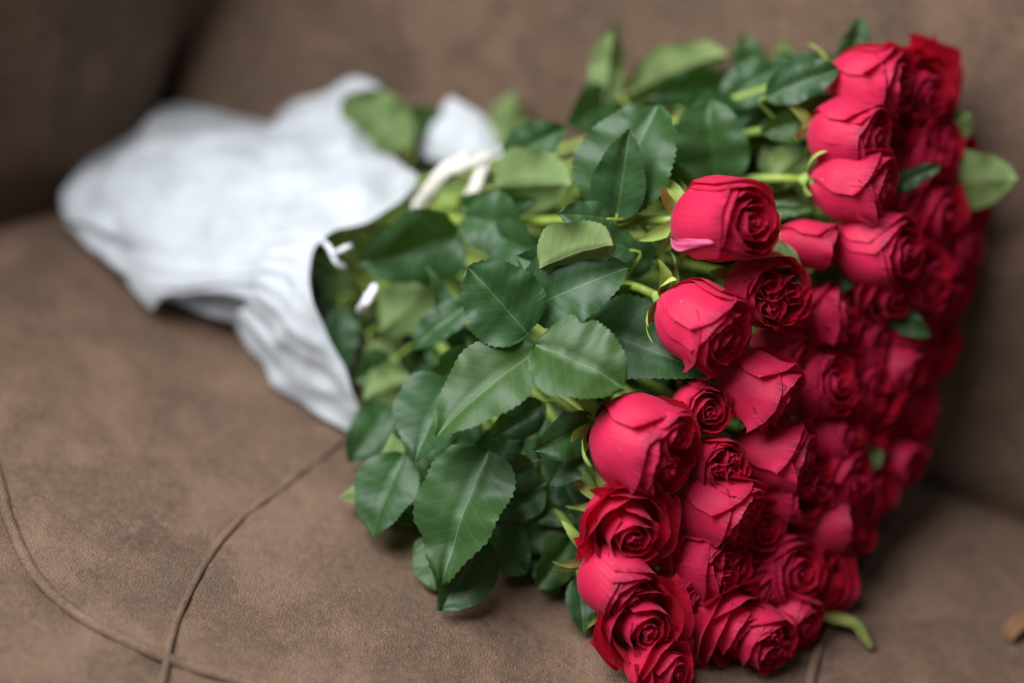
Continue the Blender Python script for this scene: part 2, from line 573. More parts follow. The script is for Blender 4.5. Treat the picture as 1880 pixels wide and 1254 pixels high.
def rose_head(kind, seed):
    """list of petal meshes for one way a bloom has opened"""
    r = random.Random(seed)
    specs = []
    gold = 2.399963
    ph = r.uniform(0, 6.28)
    if kind == 'swirl':
        for i in range(3):
            specs.append(dict(R_=2.42, H=4.75 + r.uniform(-.1, .1), W=1.25, phi=ph + i * 2.094 + r.uniform(-.15, .15), s=0.16, close=0.17, flare=0.24, edge=0.20, point=0.22, amp=0.13))
        for i in range(4):
            specs.append(dict(R_=2.22, H=4.95 + r.uniform(-.12, .12), W=1.05, phi=ph + 0.9 + i * 1.571, s=0.20, close=0.20, flare=0.16, edge=0.14, point=0.08, amp=0.14))
        n, r0, r1 = 13, 1.98, 0.14
    elif kind == 'open':
        for i in range(4):
            specs.append(dict(R_=2.55, H=3.9 + r.uniform(-.2, .2), W=1.05, phi=ph + i * 1.571 + r.uniform(-.2, .2), s=0.14, close=-0.26, flare=0.55, edge=0.14, point=0.35, amp=0.16))
        for i in range(5):
            specs.append(dict(R_=2.35, H=4.5 + r.uniform(-.15, .15), W=0.95, phi=ph + 0.6 + i * 1.257, s=0.18, close=-0.05, flare=0.30, edge=0.12, point=0.12, amp=0.15))
        n, r0, r1 = 14, 2.0, 0.16
    elif kind == 'bud':
        for i in range(3):
            specs.append(dict(R_=2.0, H=5.2 + r.uniform(-.2, .2), W=1.35, phi=ph + i * 2.094 + r.uniform(-.2, .2), s=0.20, close=0.16, flare=0.24, edge=0.17, point=0.30, amp=0.10))
        for i in range(3):
            specs.append(dict(R_=1.8, H=5.3 + r.uniform(-.15, .15), W=1.25, phi=ph + 1.0 + i * 2.094, s=0.20, close=0.18, flare=0.12, edge=0.10, point=0.1, amp=0.12))
        n, r0, r1 = 12, 1.55, 0.15
    elif kind == 'cone':   # straight sided, wide mouthed bloom with turned out lips
        for i in range(5):
            specs.append(dict(R_=2.18, H=4.8 + r.uniform(-.35, .25), W=0.95 + r.uniform(-.1, .15), phi=ph + i * 1.257 + r.uniform(-.2, .2), s=0.18, close=0.02 + r.uniform(-.06, .06), flare=0.34 + r.uniform(-.1, .2), edge=0.20, point=0.24, amp=0.17, base=0.26))
        for i in range(4):
            specs.append(dict(R_=2.05, H=4.9 + r.uniform(-.15, .15), W=1.0, phi=ph + .8 + i * 1.571, s=0.18, close=0.08, flare=0.20, edge=0.14, point=0.12, amp=0.17))
        n, r0, r1 = 14, 1.95, 0.14
    else:                  # quartered: several folded hearts inside one cup
        for i in range(4):
            specs.append(dict(R_=2.45, H=4.7 + r.uniform(-.15, .15), W=1.10, phi=ph + i * 1.571 + r.uniform(-.2, .2), s=0.16, close=0.12, flare=0.26, edge=0.20, point=0.22, amp=0.17))
        for i in range(4):
            specs.append(dict(R_=2.25, H=4.85 + r.uniform(-.15, .15), W=0.95, phi=ph + .8 + i * 1.571, s=0.18, close=0.14, flare=0.16, edge=0.14, amp=0.20))
        k = 3 if seed % 2 else 2
        for c in range(k):
            a = ph + c * 6.283 / k + r.uniform(-.45, .45)
            q = r.uniform(0.60, 1.10)
            big = r.uniform(0.72, 1.12)
            ox, oy = q * math.cos(a), q * math.sin(a)
            m = 7
            for i in range(m):
                f = i / (m - 1)
                specs.append(dict(R_=(1.15 * (1 - f) + 0.14 * f) * big, H=4.98 + 0.1 * f + r.uniform(-.18, .18), W=1.05 + 0.55 * f, phi=a + i * gold, s=0.09, close=0.02, flare=0.05, edge=0.07,
                                  z0=0.42, off=(ox, oy), amp=0.12, ruf=0.10, nv=10, nu=19))
        n, r0, r1 = 0, 0, 0
        for i in range(5):
            specs.append(dict(R_=1.95, H=4.95 + r.uniform(-.15, .15), W=0.8, phi=ph + i * 1.257, s=0.2, close=0.05, flare=0.08, edge=0.1, z0=0.35, amp=0.2, ruf=0.14, nv=10))
    for i in range(n):
        f = i / max(1, n - 1)
        rr = r0 + (r1 - r0) * f ** 0.85
        specs.append(dict(R_=rr, H=5.02 + 0.10 * f + r.uniform(-.14, .14), W=0.95 + 0.85 * f, phi=ph + 0.4 + i * gold, s=0.15 * (1 - 0.3 * f), close=0.06 - 0.04 * f, flare=0.10 * (1 - f), edge=0.07,
                          z0=0.40, amp=0.08 + 0.05 * (1 - f), ruf=0.065 if kind != 'cone' else 0.10, nv=10, nu=19, off=(0.12 * math.cos(ph), 0.12 * math.sin(ph))))
    out = []
    for i, sp in enumerate(specs):
        V, F, UV = petal(seed=seed * 0.37 + i * 0.71, **sp)
        out.append(mesh_from('petal', V, F, M_PETAL, UV))
    return out


def sepal_mesh(phi, ang0, ang1, length, width, seed):
    """a narrow pointed sepal: starts at the calyx, bends from ang0 to ang1 (angle from the bloom's axis)"""
    n, m = 12, 5
    p = np.array([0.45 * math.cos(phi), 0.45 * math.sin(phi), 0.0])
    rad = np.array([math.cos(phi), math.sin(phi), 0.0])
    tan = np.array([-math.sin(phi), math.cos(phi), 0.0])
    ax = np.array([0, 0, 1.0])
    V, UV = [], []
    for i in range(n):
        f = i / (n - 1)
        a = ang0 + (ang1 - ang0) * f ** 1.2
        d = math.cos(a) * ax + math.sin(a) * rad
        nn = -math.sin(a) * ax + math.cos(a) * rad
        if i:
            p = p + d * length / (n - 1)
        wd = width * (f * 3 + 0.45) ** 0.5 * (1 - f) ** 0.8 * 0.75
        tw = 0.5 * noise.noise(Vector((f * 2, seed, 0)))
        for j in range(m):
            c = (j / (m - 1)) * 2 - 1
            V.append((p + tan * wd * c * math.cos(tw) + nn * (wd * c * math.sin(tw) - 0.22 * wd * (1 - c * c) * -1)) * CM)
            UV.append((f, c))
    return mesh_from('sepal', V, grid_faces(n, m), M_SEPAL, UV)


def calyx_mesh():
    prof = [(0.24, -0.75), (0.30, -0.62), (0.48, -0.40), (0.56, -0.18), (0.52, 0.0), (0.62, 0.14), (0.85, 0.25), (0.95, 0.34)]
    V = []
    for (r_, z) in prof:
        for k in range(14):
            a = 6.2832 * k / 14
            V.append((r_ * math.cos(a) * CM, r_ * math.sin(a) * CM, z * CM))
    return mesh_from('calyx', V, grid_faces(len(prof), 14, wrap=True) + [tuple(range(14))[::-1], tuple(range(98, 112))], M_SEPAL)


CALYX = calyx_mesh()
HEADS = {}
for kind, seeds in (('swirl', (11, 12, 13)), ('open', (21, 22, 23)), ('bud', (31, 32)), ('cone', (41, 42, 43)), ('quartered', (51, 52, 53))):
    for sd in seeds:
        HEADS[(kind, sd % 10)] = rose_head(kind, sd)
SEPALS = []
for k in range(4):
    r = random.Random(100 + k)
    row = []
    for i in range(5):
        back = r.random() < 0.45
        a0 = R(r.uniform(88, 100))
        a1 = R(r.uniform(125, 175)) if back else R(r.uniform(20, 60))
        row.append(sepal_mesh(i * 1.2566 + r.uniform(-.2, .2), a0, a1, r.uniform(2.2, 3.4), r.uniform(0.48, 0.66), k * 7 + i))
    SEPALS.append(row)

# ------------------------------------------------------------------ the roses
NECK = P(500, 400, 1.545)
HANDLE = P(235, 385, 1.575)
ROSES = []          # (empty, stem polyline)
GROUP = 'roses in the bouquet'


def rose(px, py, d, ang, tilt, scale, kind, var, label, roll=None, clear=0.022, tall=1.0):
    scale *= 0.91
    c = place(px, py, d, clear * scale)
    if d > 1.40:
        ang, tilt = ang + rnd.uniform(-22, 22), tilt + rnd.uniform(-14, 14)
        scale *= rnd.uniform(0.92, 1.08)
    a, t = R(ang), R(tilt)
    axis = cam_dir(math.cos(t) * math.cos(a), -math.cos(t) * math.sin(a), math.sin(t))
    q = axis.to_track_quat('Z', 'Y').to_matrix().to_4x4()
    if roll is None:
        roll = rnd.uniform(0, 360)
    M = Matrix.Translation(c - axis * 0.028 * scale) @ q @ Matrix.Rotation(R(roll), 4, 'Z') @ Matrix.Diagonal((scale, scale, scale * tall, 1))
    e = empty('rose', M, label, 'rose', GROUP)
    for me in HEADS[(kind, var)]:
        link('petal', me, e)
    cal = link('calyx', CALYX, e)
    for me in SEPALS[rnd.randrange(4)]:
        link('sepal', me, cal)
    # stem: leaves the calyx along the bloom's axis and runs to the tied neck, then into the wrap
    b0 = M @ Vector((0, 0, -0.0072))
    off = Vector((rnd.uniform(-1, 1), rnd.uniform(-1, 1), rnd.uniform(-1, 1))) * 0.022
    n = NECK + off
    h = HANDLE + off * 0.8
    length = (n - b0).length
    pts = []
    main = (n - b0).normalized()
    p1 = b0 - axis * length * 0.15
    p2 = n - (h - n).normalized() * length * 0.30
    for k in range(15):
        f = k / 14
        pts.append((1 - f) ** 3 * b0 + 3 * f * (1 - f) ** 2 * p1 + 3 * f * f * (1 - f) * p2 + f ** 3 * n)
    for k in range(1, 5):
        pts.append(n.lerp(h, k / 4))
    pl = np.array([tuple(p) for p in pts])
    pl[:, 2] = np.maximum(pl[:, 2], 0.006)
    V, F = tube(pl, [0.0027 + 0.0005 * min(1, k / 10) for k in range(len(pl))], 8)
    link('stem', mesh_from('stem', to_local(V, M), F, M_STEM), e)
    ROSES.append((e, pl))
    return e


RS = [
    # front rim, in focus
    (1312, 404, 1.350, 4, 54, 1.08, 'swirl', 1, 'large pink-sided rose on the upper rim with an open round swirl', None, 0.022, 1.26),
    (1288, 592, 1.350, 32, 33, 1.10, 'cone', 1, 'pink-sided rose with a broad folded outer petal, below the big swirled rose'),
    (1405, 530, 1.375, 28, 62, 0.98, 'quartered', 1, 'ruffled crimson rose with many narrow folds, squeezed beside the big swirled rose'),
    (1483, 447, 1.400, 8, 16, 0.74, 'bud', 1, 'narrow half-closed rose bud under the long sepal-like leaf'),
    (1392, 712, 1.375, 28, 20, 1.02, 'cone', 2, 'crimson rose seen from its side with a brown-tipped petal, above small ruffled roses'),
    (1286, 748, 1.365, 20, 66, 0.70, 'swirl', 2, 'small dark rose facing out just under the tip of a broad leaf'),
    (1182, 815, 1.345, 22, 36, 1.22, 'quartered', 2, 'largest bright pink rose with two folded hearts in its mouth'),
    (1318, 850, 1.365, 20, 64, 0.66, 'quartered', 3, 'small dark ruffled rose pressed against the mouth of the largest pink rose'),
    (1148, 960, 1.350, 58, 60, 0.92, 'open', 1, 'wide open velvety rose facing out, with one pale cupped outer petal above it'),
    (1318, 930, 1.372, 26, 26, 1.06, 'cone', 3, 'crimson rose with white flecks on its side and dark dry lips'),
    (1425, 832, 1.390, 8, 22, 0.98, 'cone', 1, 'pink-lipped crimson rose lying level behind the small ruffled roses'),
    (1500, 705, 1.412, 12, 50, 0.90, 'swirl', 3, 'slightly blurred rose with a tall oval swirl behind the brown-tipped rose'),
    (1132, 1068, 1.352, 45, 40, 0.92, 'swirl', 3, 'rose with a pink turned-over lip right below the wide open velvety rose'),
    (1172, 1135, 1.356, 42, 62, 0.90, 'open', 2, 'open rose low on the rim with one big cupped lower petal'),
    (1208, 1222, 1.378, 18, 40, 0.74, 'open', 1, 'lowest rose of the bouquet, pressed into the leather seat'),
    (1300, 1030, 1.380, 10, 44, 0.90, 'quartered', 1, 'dark rose with a crinkled heart between the flecked rose and the seat'),
    (1330, 1140, 1.400, 32, 36, 0.94, 'open', 3, 'rose with a flared pink petal pointing down onto the seat beside a black gap'),
    (1430, 1045, 1.410, 15, 58, 0.98, 'swirl', 1, 'upright oval rose showing one pink inner petal like a flame'),
    (1482, 1062, 1.440, 15, 60, 0.84, 'open', 1, 'blurred dark rose at the lower corner above the fallen olive strip'),
    (1500, 965, 1.425, 2, 18, 0.92, 'bud', 2, 'blurred pink-sided rose lying level under a row of dark roses'),
    (1505, 582, 1.415, 8, 24, 0.86, 'cone', 2, 'crimson rose seen from its side just right of the curved hanging sepal leaf'),
    (1578, 600, 1.445, 12, 52, 0.90, 'open', 2, 'blurred red rose facing away behind the side-on crimson rose'),
    (1450, 900, 1.405, 10, 48, 0.80, 'quartered', 2, 'dark rose tucked under the pink-lipped level rose'),
    (1525, 800, 1.425, 10, 48, 0.86, 'swirl', 2, 'blurred rose below the rose with the tall oval swirl'),
    # upper cluster
    (1600, 152, 1.415, 14, 34, 1.12, 'cone', 1, 'topmost pink-sided rose with a deep dark mouth, below the dark curled leaf'),
    (1680, 162, 1.440, 20, 50, 0.95, 'open', 3, 'bright red open rose at the very top corner of the bouquet'),
    (1560, 248, 1.400, 12, 36, 0.98, 'swirl', 2, 'second pink-sided rose from the top with pale green sepals at its foot'),
    (1568, 340, 1.398, 8, 24, 1.02, 'cone', 3, 'third pink-sided rose from the top, on a bare pale stem'),
    (1612, 455, 1.410, 22, 40, 1.05, 'swirl', 3, 'rose with long upright folds below the bare pale stem rose'),
    (1690, 275, 1.450, 10, 48, 0.95, 'quartered', 1, 'dark shaded rose under the topmost corner rose, above a small green leaf'),
    (1690, 385, 1.452, 10, 48, 1.00, 'open', 1, 'red rose directly below the small green leaf among the blooms'),
    (1735, 445, 1.480, 8, 40, 0.98, 'cone', 2, 'blurred rose at the widest bulge of the bouquet, under the large pale leaf'),
    (1735, 305, 1.480, 6, 40, 0.80, 'bud', 1, 'blurred rose half hidden at the root of the large pale leaf'),
    (1665, 505, 1.440, 14, 48, 0.92, 'quartered', 3, 'blurred rose deep in the pack above the dark leaf between blooms'),
    (1712, 540, 1.475, 12, 44, 0.90, 'open', 3, 'blurred bright rose just above the dark leaf between blooms'),
    # blurred far side
    (1640, 665, 1.455, 12, 48, 0.90, 'swirl', 1, 'blurred rose straight below the dark leaf between blooms'),
    (1695, 635, 1.485, 10, 42, 0.86, 'cone', 1, 'blurred rose on the far edge below the dark leaf between blooms'),
    (1590, 725, 1.445, 12, 50, 0.90, 'quartered', 2, 'blurred rose beside the rose with the tall oval swirl, further along'),
    (1648, 755, 1.475, 10, 46, 0.88, 'open', 2, 'blurred rose on the far edge above the small grey-green leaf'),
    (1632, 838, 1.475, 8, 42, 0.88, 'bud', 2, 'blurred scarlet rose standing out beside the small grey-green leaf'),
    (1570, 800, 1.450, 10, 50, 0.82, 'swirl', 3, 'blurred rose just inside the small grey-green leaf'),
    (1530, 875, 1.430, 10, 50, 0.86, 'open', 1, 'blurred rose below the small grey-green leaf'),
    (1578, 900, 1.460, 12, 44, 0.84, 'cone', 3, 'blurred rose on the lower far edge under the scarlet rose'),
    (1538, 962, 1.450, 14, 44, 0.82, 'quartered', 1, 'blurred rose on the lower far edge beside the level pink-sided rose'),
    (1395, 1165, 1.425, 30, 48, 0.84, 'quartered', 3, 'dark blurred rose at the bottom next to the flared pink petal'),
    (1452, 1130, 1.440, 25, 50, 0.72, 'swirl', 2, 'dark blurred rose near the seat under the flame-petal rose'),
    (1255, 1085, 1.385, 25, 52, 0.80, 'swirl', 3, 'shaded rose behind the two low open roses'),
    (1230, 985, 1.385, 20, 40, 0.90, 'cone', 1, 'shaded rose whose plain side shows past the wide open velvety rose'),
    (1375, 965, 1.395, 14, 52, 0.80, 'open', 2, 'shaded rose below the dark dry-lipped rose with white flecks'),
    (1440, 640, 1.405, 15, 40, 0.86, 'swirl', 1, 'shaded rose behind the ruffled crimson rose, above the tall oval swirl'),
    (1530, 655, 1.430, 15, 50, 0.70, 'quartered', 1, 'small shaded rose between the side-on crimson rose and the tall oval swirl'),
    (1755, 390, 1.492, 8, 36, 0.80, 'open', 2, 'outermost blurred rose under the tip side of the large pale leaf'),
    (1640, 590, 1.455, 12, 48, 0.80, 'swirl', 2, 'blurred rose nestled against the dark leaf between blooms'),
    (1620, 520, 1.425, 20, 44, 0.84, 'open', 1, 'shaded rose under the rose with long upright folds'),
    (1645, 215, 1.435, 14, 50, 0.84, 'quartered', 2, 'shaded rose wedged between the topmost pink-sided rose and the corner rose'),
    (1648, 395, 1.435, 14, 50, 0.80, 'swirl', 2, 'shaded rose wedged between the bare-stem rose and the one below the small leaf'),
    (1700, 455, 1.462, 12, 46, 0.82, 'swirl', 1, 'blurred rose in the middle of the pack, inside the widest bulge'),
    (1740, 510, 1.488, 8, 42, 0.74, 'quartered', 1, 'blurred rose on the outer edge just under the widest bulge'),
    (1660, 715, 1.470, 10, 46, 0.78, 'quartered', 3, 'blurred rose halfway down the far edge, between two rows'),
    (1600, 655, 1.448, 12, 50, 0.78, 'cone', 3, 'blurred rose between the two open roses behind the side-on crimson rose'),
    (1555, 735, 1.432, 12, 50, 0.76, 'open', 3, 'blurred rose against the far side of the tall oval swirl'),
    (1595, 775, 1.462, 10, 48, 0.76, 'cone', 1, 'blurred rose right above the small grey-green leaf'),
    (1480, 870, 1.412, 10, 46, 0.72, 'swirl', 2, 'shaded rose peeping from under the lip of the pink-lipped level rose'),
    (1560, 915, 1.448, 12, 46, 0.74, 'swirl', 1, 'blurred rose low on the far side, inside the scalloped edge'),
    (1385, 1085, 1.402, 20, 50, 0.72, 'cone', 3, 'shaded rose between the flame-petal rose and the flared pink petal'),
    (1475, 1005, 1.425, 14, 50, 0.72, 'quartered', 2, 'dark rose right under the level blurred pink-sided rose'),
    (1690, 205, 1.455, 14, 46, 0.78, 'swirl', 3, 'blurred rose under the bright corner rose at the top'),
    (1690, 580, 1.470, 12, 44, 0.76, 'swirl', 3, 'blurred rose at the tip of the dark leaf between blooms'),
]
for row in RS:
    rose(*row)


def pale_petal(e):
    """a folded-back outer petal whose pale reverse shows as a streak down the bloom's side"""
    v = e.matrix_world.to_3x3().inverted() @ cam_dir(-0.1, -0.42, 0.9)
    V, F, UV = petal(2.68, 4.1, 0.135, math.atan2(v.y, v.x), 0.10, 0.10, 0.05, 0.55, 4.4, amp=0.05, nu=9, nv=15)
    o = link('petal', mesh_from('petal', V, F, M_PALE, UV), e)
    o['label'] = 'narrow petal with a pale pink streak'


pale_petal(ROSES[0][0])


def sepal_at(i, x, y, z, back, length, width):
    """one more sepal on a front bloom, on the side the photograph shows it"""
    e = ROSES[i][0]
    cal = [c for c in e.children if c.name.startswith('calyx')][0]
    v = e.matrix_world.to_3x3().inverted() @ cam_dir(x, y, z)
    link('sepal', sepal_mesh(math.atan2(v.y, v.x), R(84), R(150 if back else 22), length, width, i + length), cal)


sepal_at(0, -0.1, 1.0, 0.3, True, 2.7, 0.80)
sepal_at(0, -0.2, -0.9, 0.5, True, 2.2, 0.75)
sepal_at(1, 0.0, 1.0, 0.5, True, 2.2, 0.85)
sepal_at(1, -0.4, -0.7, 0.7, False, 3.4, 0.70)
sepal_at(6, -0.1, 1.0, 0.5, False, 3.0, 0.85)
sepal_at(6, -0.5, -0.5, 0.8, False, 3.6, 0.80)
sepal_at(8, -0.9, 0.4, 0.4, True, 3.0, 0.60)
sepal_at(12, -0.6, 0.7, 0.4, True, 3.6, 0.60)
sepal_at(12, -0.9, -0.3, 0.4, True, 2.6, 0.60)


# ------------------------------------------------------------------ leaves: parts of the roses they grow on
def leaf_mesh(wr, fold, curl, side, wave, seed, teeth=20, tip=0.78):
    """unit length along x, upper face towards +z"""
    per = 3
    nx = teeth * per + 1
    ny = 11
    V, UV = [], []
    ang, x0, z0 = 0.0, 0.0, 0.0
    px_, pz_ = 0.0, 0.0
    prev = 0.0
    r = random.Random(seed * 17 + int(wr * 100))
    ex, tip = r.uniform(0.50, 0.70), tip * r.uniform(0.78, 1.15)
    pk = ex / (ex + tip)
    peak = pk ** ex * (1 - pk) ** tip
    bend, twist = r.uniform(-0.45, 0.45), r.uniform(-0.7, 0.7)
    notch, nside = r.uniform(0.35, 0.8), r.choice((-1, 1, 0, 0))
    wave *= 1.25
    for i in range(nx):
        f = i / (nx - 1)
        ds = f - prev
        prev = f
        a = curl * (f - 0.3 * math.sin(f * math.pi)) + 0.25 * wave * noise.noise(Vector((f * 2.5, seed, 1)))
        px_ += ds * math.cos(a)
        pz_ -= ds * math.sin(a)
        wd = wr * 0.5 * (f ** ex * max(0, 1 - f) ** tip) / peak * (1 + 0.10 * noise.noise(Vector((f * 4, seed * 3.3, 2))))
        saw = (i % per) / (per - 1)
        tooth = ((0.30 + 0.2 * noise.noise(Vector((i * 0.9, seed, 4)))) * saw * wr * 0.075) * (1.0 if 0.08 < f < 0.985 else 0)
        sb = side * (f - 0.5) ** 2
        for j in range(ny):
            c = (j / (ny - 1)) * 2 - 1
            y = c * wd
            if nside * c > 0:
                y *= 1 - 0.16 * math.exp(-((f - notch) / 0.05) ** 2)
            if j in (0, ny - 1):
                y += math.copysign(tooth, c)
            up = fold * abs(y) * (1 - 0.62 * abs(y) / (wr * 0.5 + 1e-6)) - 0.010 * math.exp(-(y / 0.02) ** 2)
            up += wave * 0.09 * noise.noise(Vector((f * 5 + seed, c * 1.3, seed * 2.0))) * (0.3 + abs(c))
            up += wave * 0.022 * math.sin(f * (7 + seed) + seed + (1.5 if c > 0 else 0)) * c * c
            up += y * twist * (f - 0.3)
            y += bend * (f - f * f) * 0.35
            V.append((px_ + up * math.sin(a), y + side * 0.25 * f * f, pz_ + up * math.cos(a)))
            UV.append((f, y))
    V = np.array(V)
    # re-aim so that the chord runs along +x
    tipv = V[(nx - 1) * ny + ny // 2]
    L = math.hypot(tipv[0], tipv[2])
    ca, sa = tipv[0] / L, tipv[2] / L
    X = V[:, 0] * ca + V[:, 2] * sa
    Z = -V[:, 0] * sa + V[:, 2] * ca
    Y = V[:, 1] - side * 0.25 * np.clip(X / L, 0, 1)
    V = np.stack([X / L, Y / L, Z / L], -1)
    return mesh_from('leaf', V, grid_faces(nx, ny, flip=True), M_LEAF, UV)


LEAF_LIB = {}


def lib(key):
    if key not in LEAF_LIB:
        r = random.Random(hash(key) % 9973)
        LEAF_LIB[key] = leaf_mesh(*key)
    return LEAF_LIB[key]


STEM_PTS = np.concatenate([pl[:15] for _, pl in ROSES])
STEM_ID = np.repeat(np.arange(len(ROSES)), 15)


def leaf(b, t, width, under=False, roll=0.0, fold=0.35, curl=0.35, side=0.0, wave=0.5, seed=None, label=None, tip=0.92, face=None, stalk=True):
    b, t = Vector(b), Vector(t)
    if seed is None:
        seed = rnd.randrange(6)
    x = t - b
    L = x.length
    x.normalize()
    n = face if face is not None else (Vector((0, 0, CAM_H)) - (b + t) / 2)
    n = (n - x * n.dot(x)).normalized()
    n = Matrix.Rotation(R(roll), 3, x) @ n
    if under:
        n = -n
    y = n.cross(x)
    M = Matrix(((x.x, y.x, n.x, b.x), (x.y, y.y, n.y, b.y), (x.z, y.z, n.z, b.z), (0, 0, 0, 1))) @ Matrix.Scale(L, 4)
    fold = round(fold * 1.7 + 0.08, 2)
    wr = round(min(1.0, max(0.2, 1.0 * width / L)), 2)
    me = lib((wr, fold, curl, side, wave, seed, 20, tip))
    d2 = ((STEM_PTS - np.array(b)) ** 2).sum(1)
    k = int(d2.argmin())
    e, pl = ROSES[STEM_ID[k]]
    o = link('leaf', me, e)
    o.matrix_local = e.matrix_world.inverted() @ M
    if label:
        o['label'] = label
    dist = math.sqrt(d2[k])
    if stalk and dist < 0.038:
        q = STEM_PTS[k]
        bb = np.array(b)
        mid = (bb - np.array(x) * min(0.004, dist * 0.3))
        path = catmull([bb + np.array(x) * 0.003, mid, (mid + q) / 2 * 0.9 + q * 0.1, q], 9)
        V, F = tube(path, [0.0007 + 0.0006 * i / 8 for i in range(9)], 6)
        link('leaf_stalk', mesh_from('leaf_stalk', to_local(V, M), F, M_STEM), o)
    return o


PXM = 1.0 / FPX


def L(bx, by, bd, tx, ty, td, wpx, **kw):
    b, t = place(bx, by, bd), place(tx, ty, td)
    return leaf(b, t, wpx * PXM * (bd + td) / 2, **kw)


# leaves in focus
L(988, 640, 1.350, 800, 802, 1.335, 142, fold=0.25, curl=0.40, roll=18, seed=4, wave=0.4)
L(982, 632, 1.350, 1143, 712, 1.335, 164, fold=0.34, curl=0.55, roll=-22, seed=3, wave=0.6)
L(1080, 598, 1.380, 1302, 690, 1.365, 150, fold=0.22, curl=0.4, roll=-10, seed=3, wave=0.5)
L(968, 568, 1.362, 1154, 492, 1.352, 140, fold=0.12, curl=0.8, roll=-8, seed=4, wave=0.5)
L(990, 492, 1.345, 1128, 450, 1.330, 118, fold=0.45, curl=0.7, roll=28, seed=5, wave=0.6, under=True, label='pale green leaf curled over its neighbour')
L(968, 612, 1.355, 858, 490, 1.350, 150, fold=0.5, curl=0.3, roll=10, seed=0, wave=0.5)
L(1085, 772, 1.360, 978, 828, 1.345, 82, fold=0.35, curl=0.5, roll=-20, seed=1)
L(1062, 800, 1.368, 1008, 894, 1.362, 84, fold=0.3, curl=0.3, roll=10, seed=2)
L(1132, 402, 1.385, 1146, 236, 1.368, 98, fold=0.3, curl=0.25, roll=-6, seed=3, wave=0.3)
L(1118, 400, 1.398, 1190, 184, 1.388, 180, fold=0.25, curl=0.5, roll=-18, seed=4, wave=0.6)
L(1122, 402, 1.378, 1028, 392, 1.368, 62, fold=0.3, curl=0.4, roll=20, seed=5)
L(896, 826, 1.374, 812, 1078, 1.362, 168, fold=0.42, curl=0.6, roll=16, seed=2, wave=0.9)
L(828, 700, 1.395, 762, 848, 1.375, 150, fold=0.3, curl=0.5, roll=16, seed=2)
L(742, 832, 1.395, 684, 986, 1.388, 120, fold=0.25, curl=0.35, roll=18, seed=3, wave=0.4)
L(722, 795, 1.40, 622, 915, 1.405, 85, fold=0.9, curl=0.4, roll=55, seed=4, under=True, label='leaf folded edge-on with a cream rim')
L(890, 990, 1.380, 806, 1122, 1.366, 120, fold=0.4, curl=0.12, roll=-22, seed=5)
L(780, 985, 1.390, 800, 1085, 1.378, 60, fold=0.4, curl=0.2, roll=30, seed=2)
# mid and far leaves
L(845, 430, 1.435, 655, 482, 1.440, 150, fold=0.35, curl=0.6, roll=-16, seed=0, wave=0.6)
L(788, 515, 1.455, 694, 612, 1.448, 108, under=True, fold=0.3, curl=0.5, roll=10, seed=1, label='pale underside of a broad leaf')
L(845, 662, 1.43, 782, 490, 1.425, 44, fold=0.8, curl=0.3, roll=30, seed=2)
L(650, 600, 1.50, 578, 470, 1.50, 70, fold=0.3, curl=0.4, roll=-10, seed=3)
L(628, 560, 1.475, 632, 684, 1.470, 62, fold=0.3, curl=0.4, seed=4)
L(680, 620, 1.475, 735, 735, 1.462, 60, under=True, fold=0.3, curl=0.5, seed=5, label='pale leaf turned back inside the wrap')
L(640, 560, 1.49, 600, 500, 1.48, 50, under=True, seed=1)
L(890, 905, 1.40, 970, 760, 1.395, 95, fold=0.3, curl=0.5, roll=-20, seed=3)
L(905, 430, 1.425, 1000, 478, 1.40, 90, fold=0.3, curl=0.5, roll=12, seed=2)
L(850, 400, 1.435, 960, 432, 1.42, 110, fold=0.3, curl=0.4, roll=-10, seed=1)
L(905, 345, 1.435, 1052, 345, 1.42, 130, under=True, fold=0.35, curl=0.6, roll=22, seed=5, label='pale folded leaf near the cream ribbon')
L(930, 300, 1.45, 1040, 235, 1.44, 80, fold=0.4, curl=0.3, roll=-25, seed=4)
L(840, 375, 1.46, 990, 372, 1.43, 62, fold=0.3, curl=0.5, roll=15, seed=2)
L(750, 275, 1.54, 632, 178, 1.53, 118, under=True, fold=0.25, curl=0.5, roll=-12, seed=1, label='yellow-green leaf lying against the white wrap')
L(812, 225, 1.565, 715, 208, 1.555, 58, fold=0.3, curl=0.5, seed=3)
L(1318, 335, 1.435, 1302, 182, 1.425, 140, fold=0.35, curl=0.7, roll=-12, seed=0)
L(1108, 195, 1.49, 1128, 45, 1.48, 70, under=True, fold=0.5, curl=0.4, roll=14, seed=2, label='pale leaf standing up at the top of the bunch')
L(1120, 185, 1.495, 1040, 225, 1.47, 90, fold=0.4, curl=0.4, seed=1)
L(1150, 175, 1.49, 1335, 98, 1.485, 96, fold=0.3, curl=0.6, roll=24, seed=4, under=True)
L(1340, 150, 1.48, 1180, 170, 1.47, 80, fold=0.3, curl=0.6, roll=-14, seed=4)
L(1545, 196, 1.425, 1395, 240, 1.42, 82, fold=0.3, curl=0.7, roll=-16, seed=5)
L(1420, 172, 1.475, 1545, 112, 1.46, 72, fold=0.35, curl=0.5, roll=-10, seed=2)
L(1385, 150, 1.495, 1368, 62, 1.49, 62, fold=0.3, curl=0.5, seed=3)
L(1440, 150, 1.49, 1440, 70, 1.49, 46, under=True, fold=0.3, curl=0.5, seed=0)
L(1540, 118, 1.45, 1576, 34, 1.445, 52, fold=0.8, curl=0.7, roll=25, seed=1, label='dark leaf curled at the top of the bunch')
L(1350, 250, 1.47, 1420, 130, 1.475, 90, fold=0.3, curl=0.5, roll=-14, seed=2)
L(1480, 270, 1.43, 1410, 340, 1.42, 70, under=True, fold=0.4, curl=0.5, seed=3)
L(1440, 345, 1.43, 1400, 270, 1.44, 60, under=True, fold=0.5, curl=0.5, seed=4)
L(1390, 390, 1.42, 1500, 385, 1.41, 32, fold=0.5, curl=0.3, seed=5)
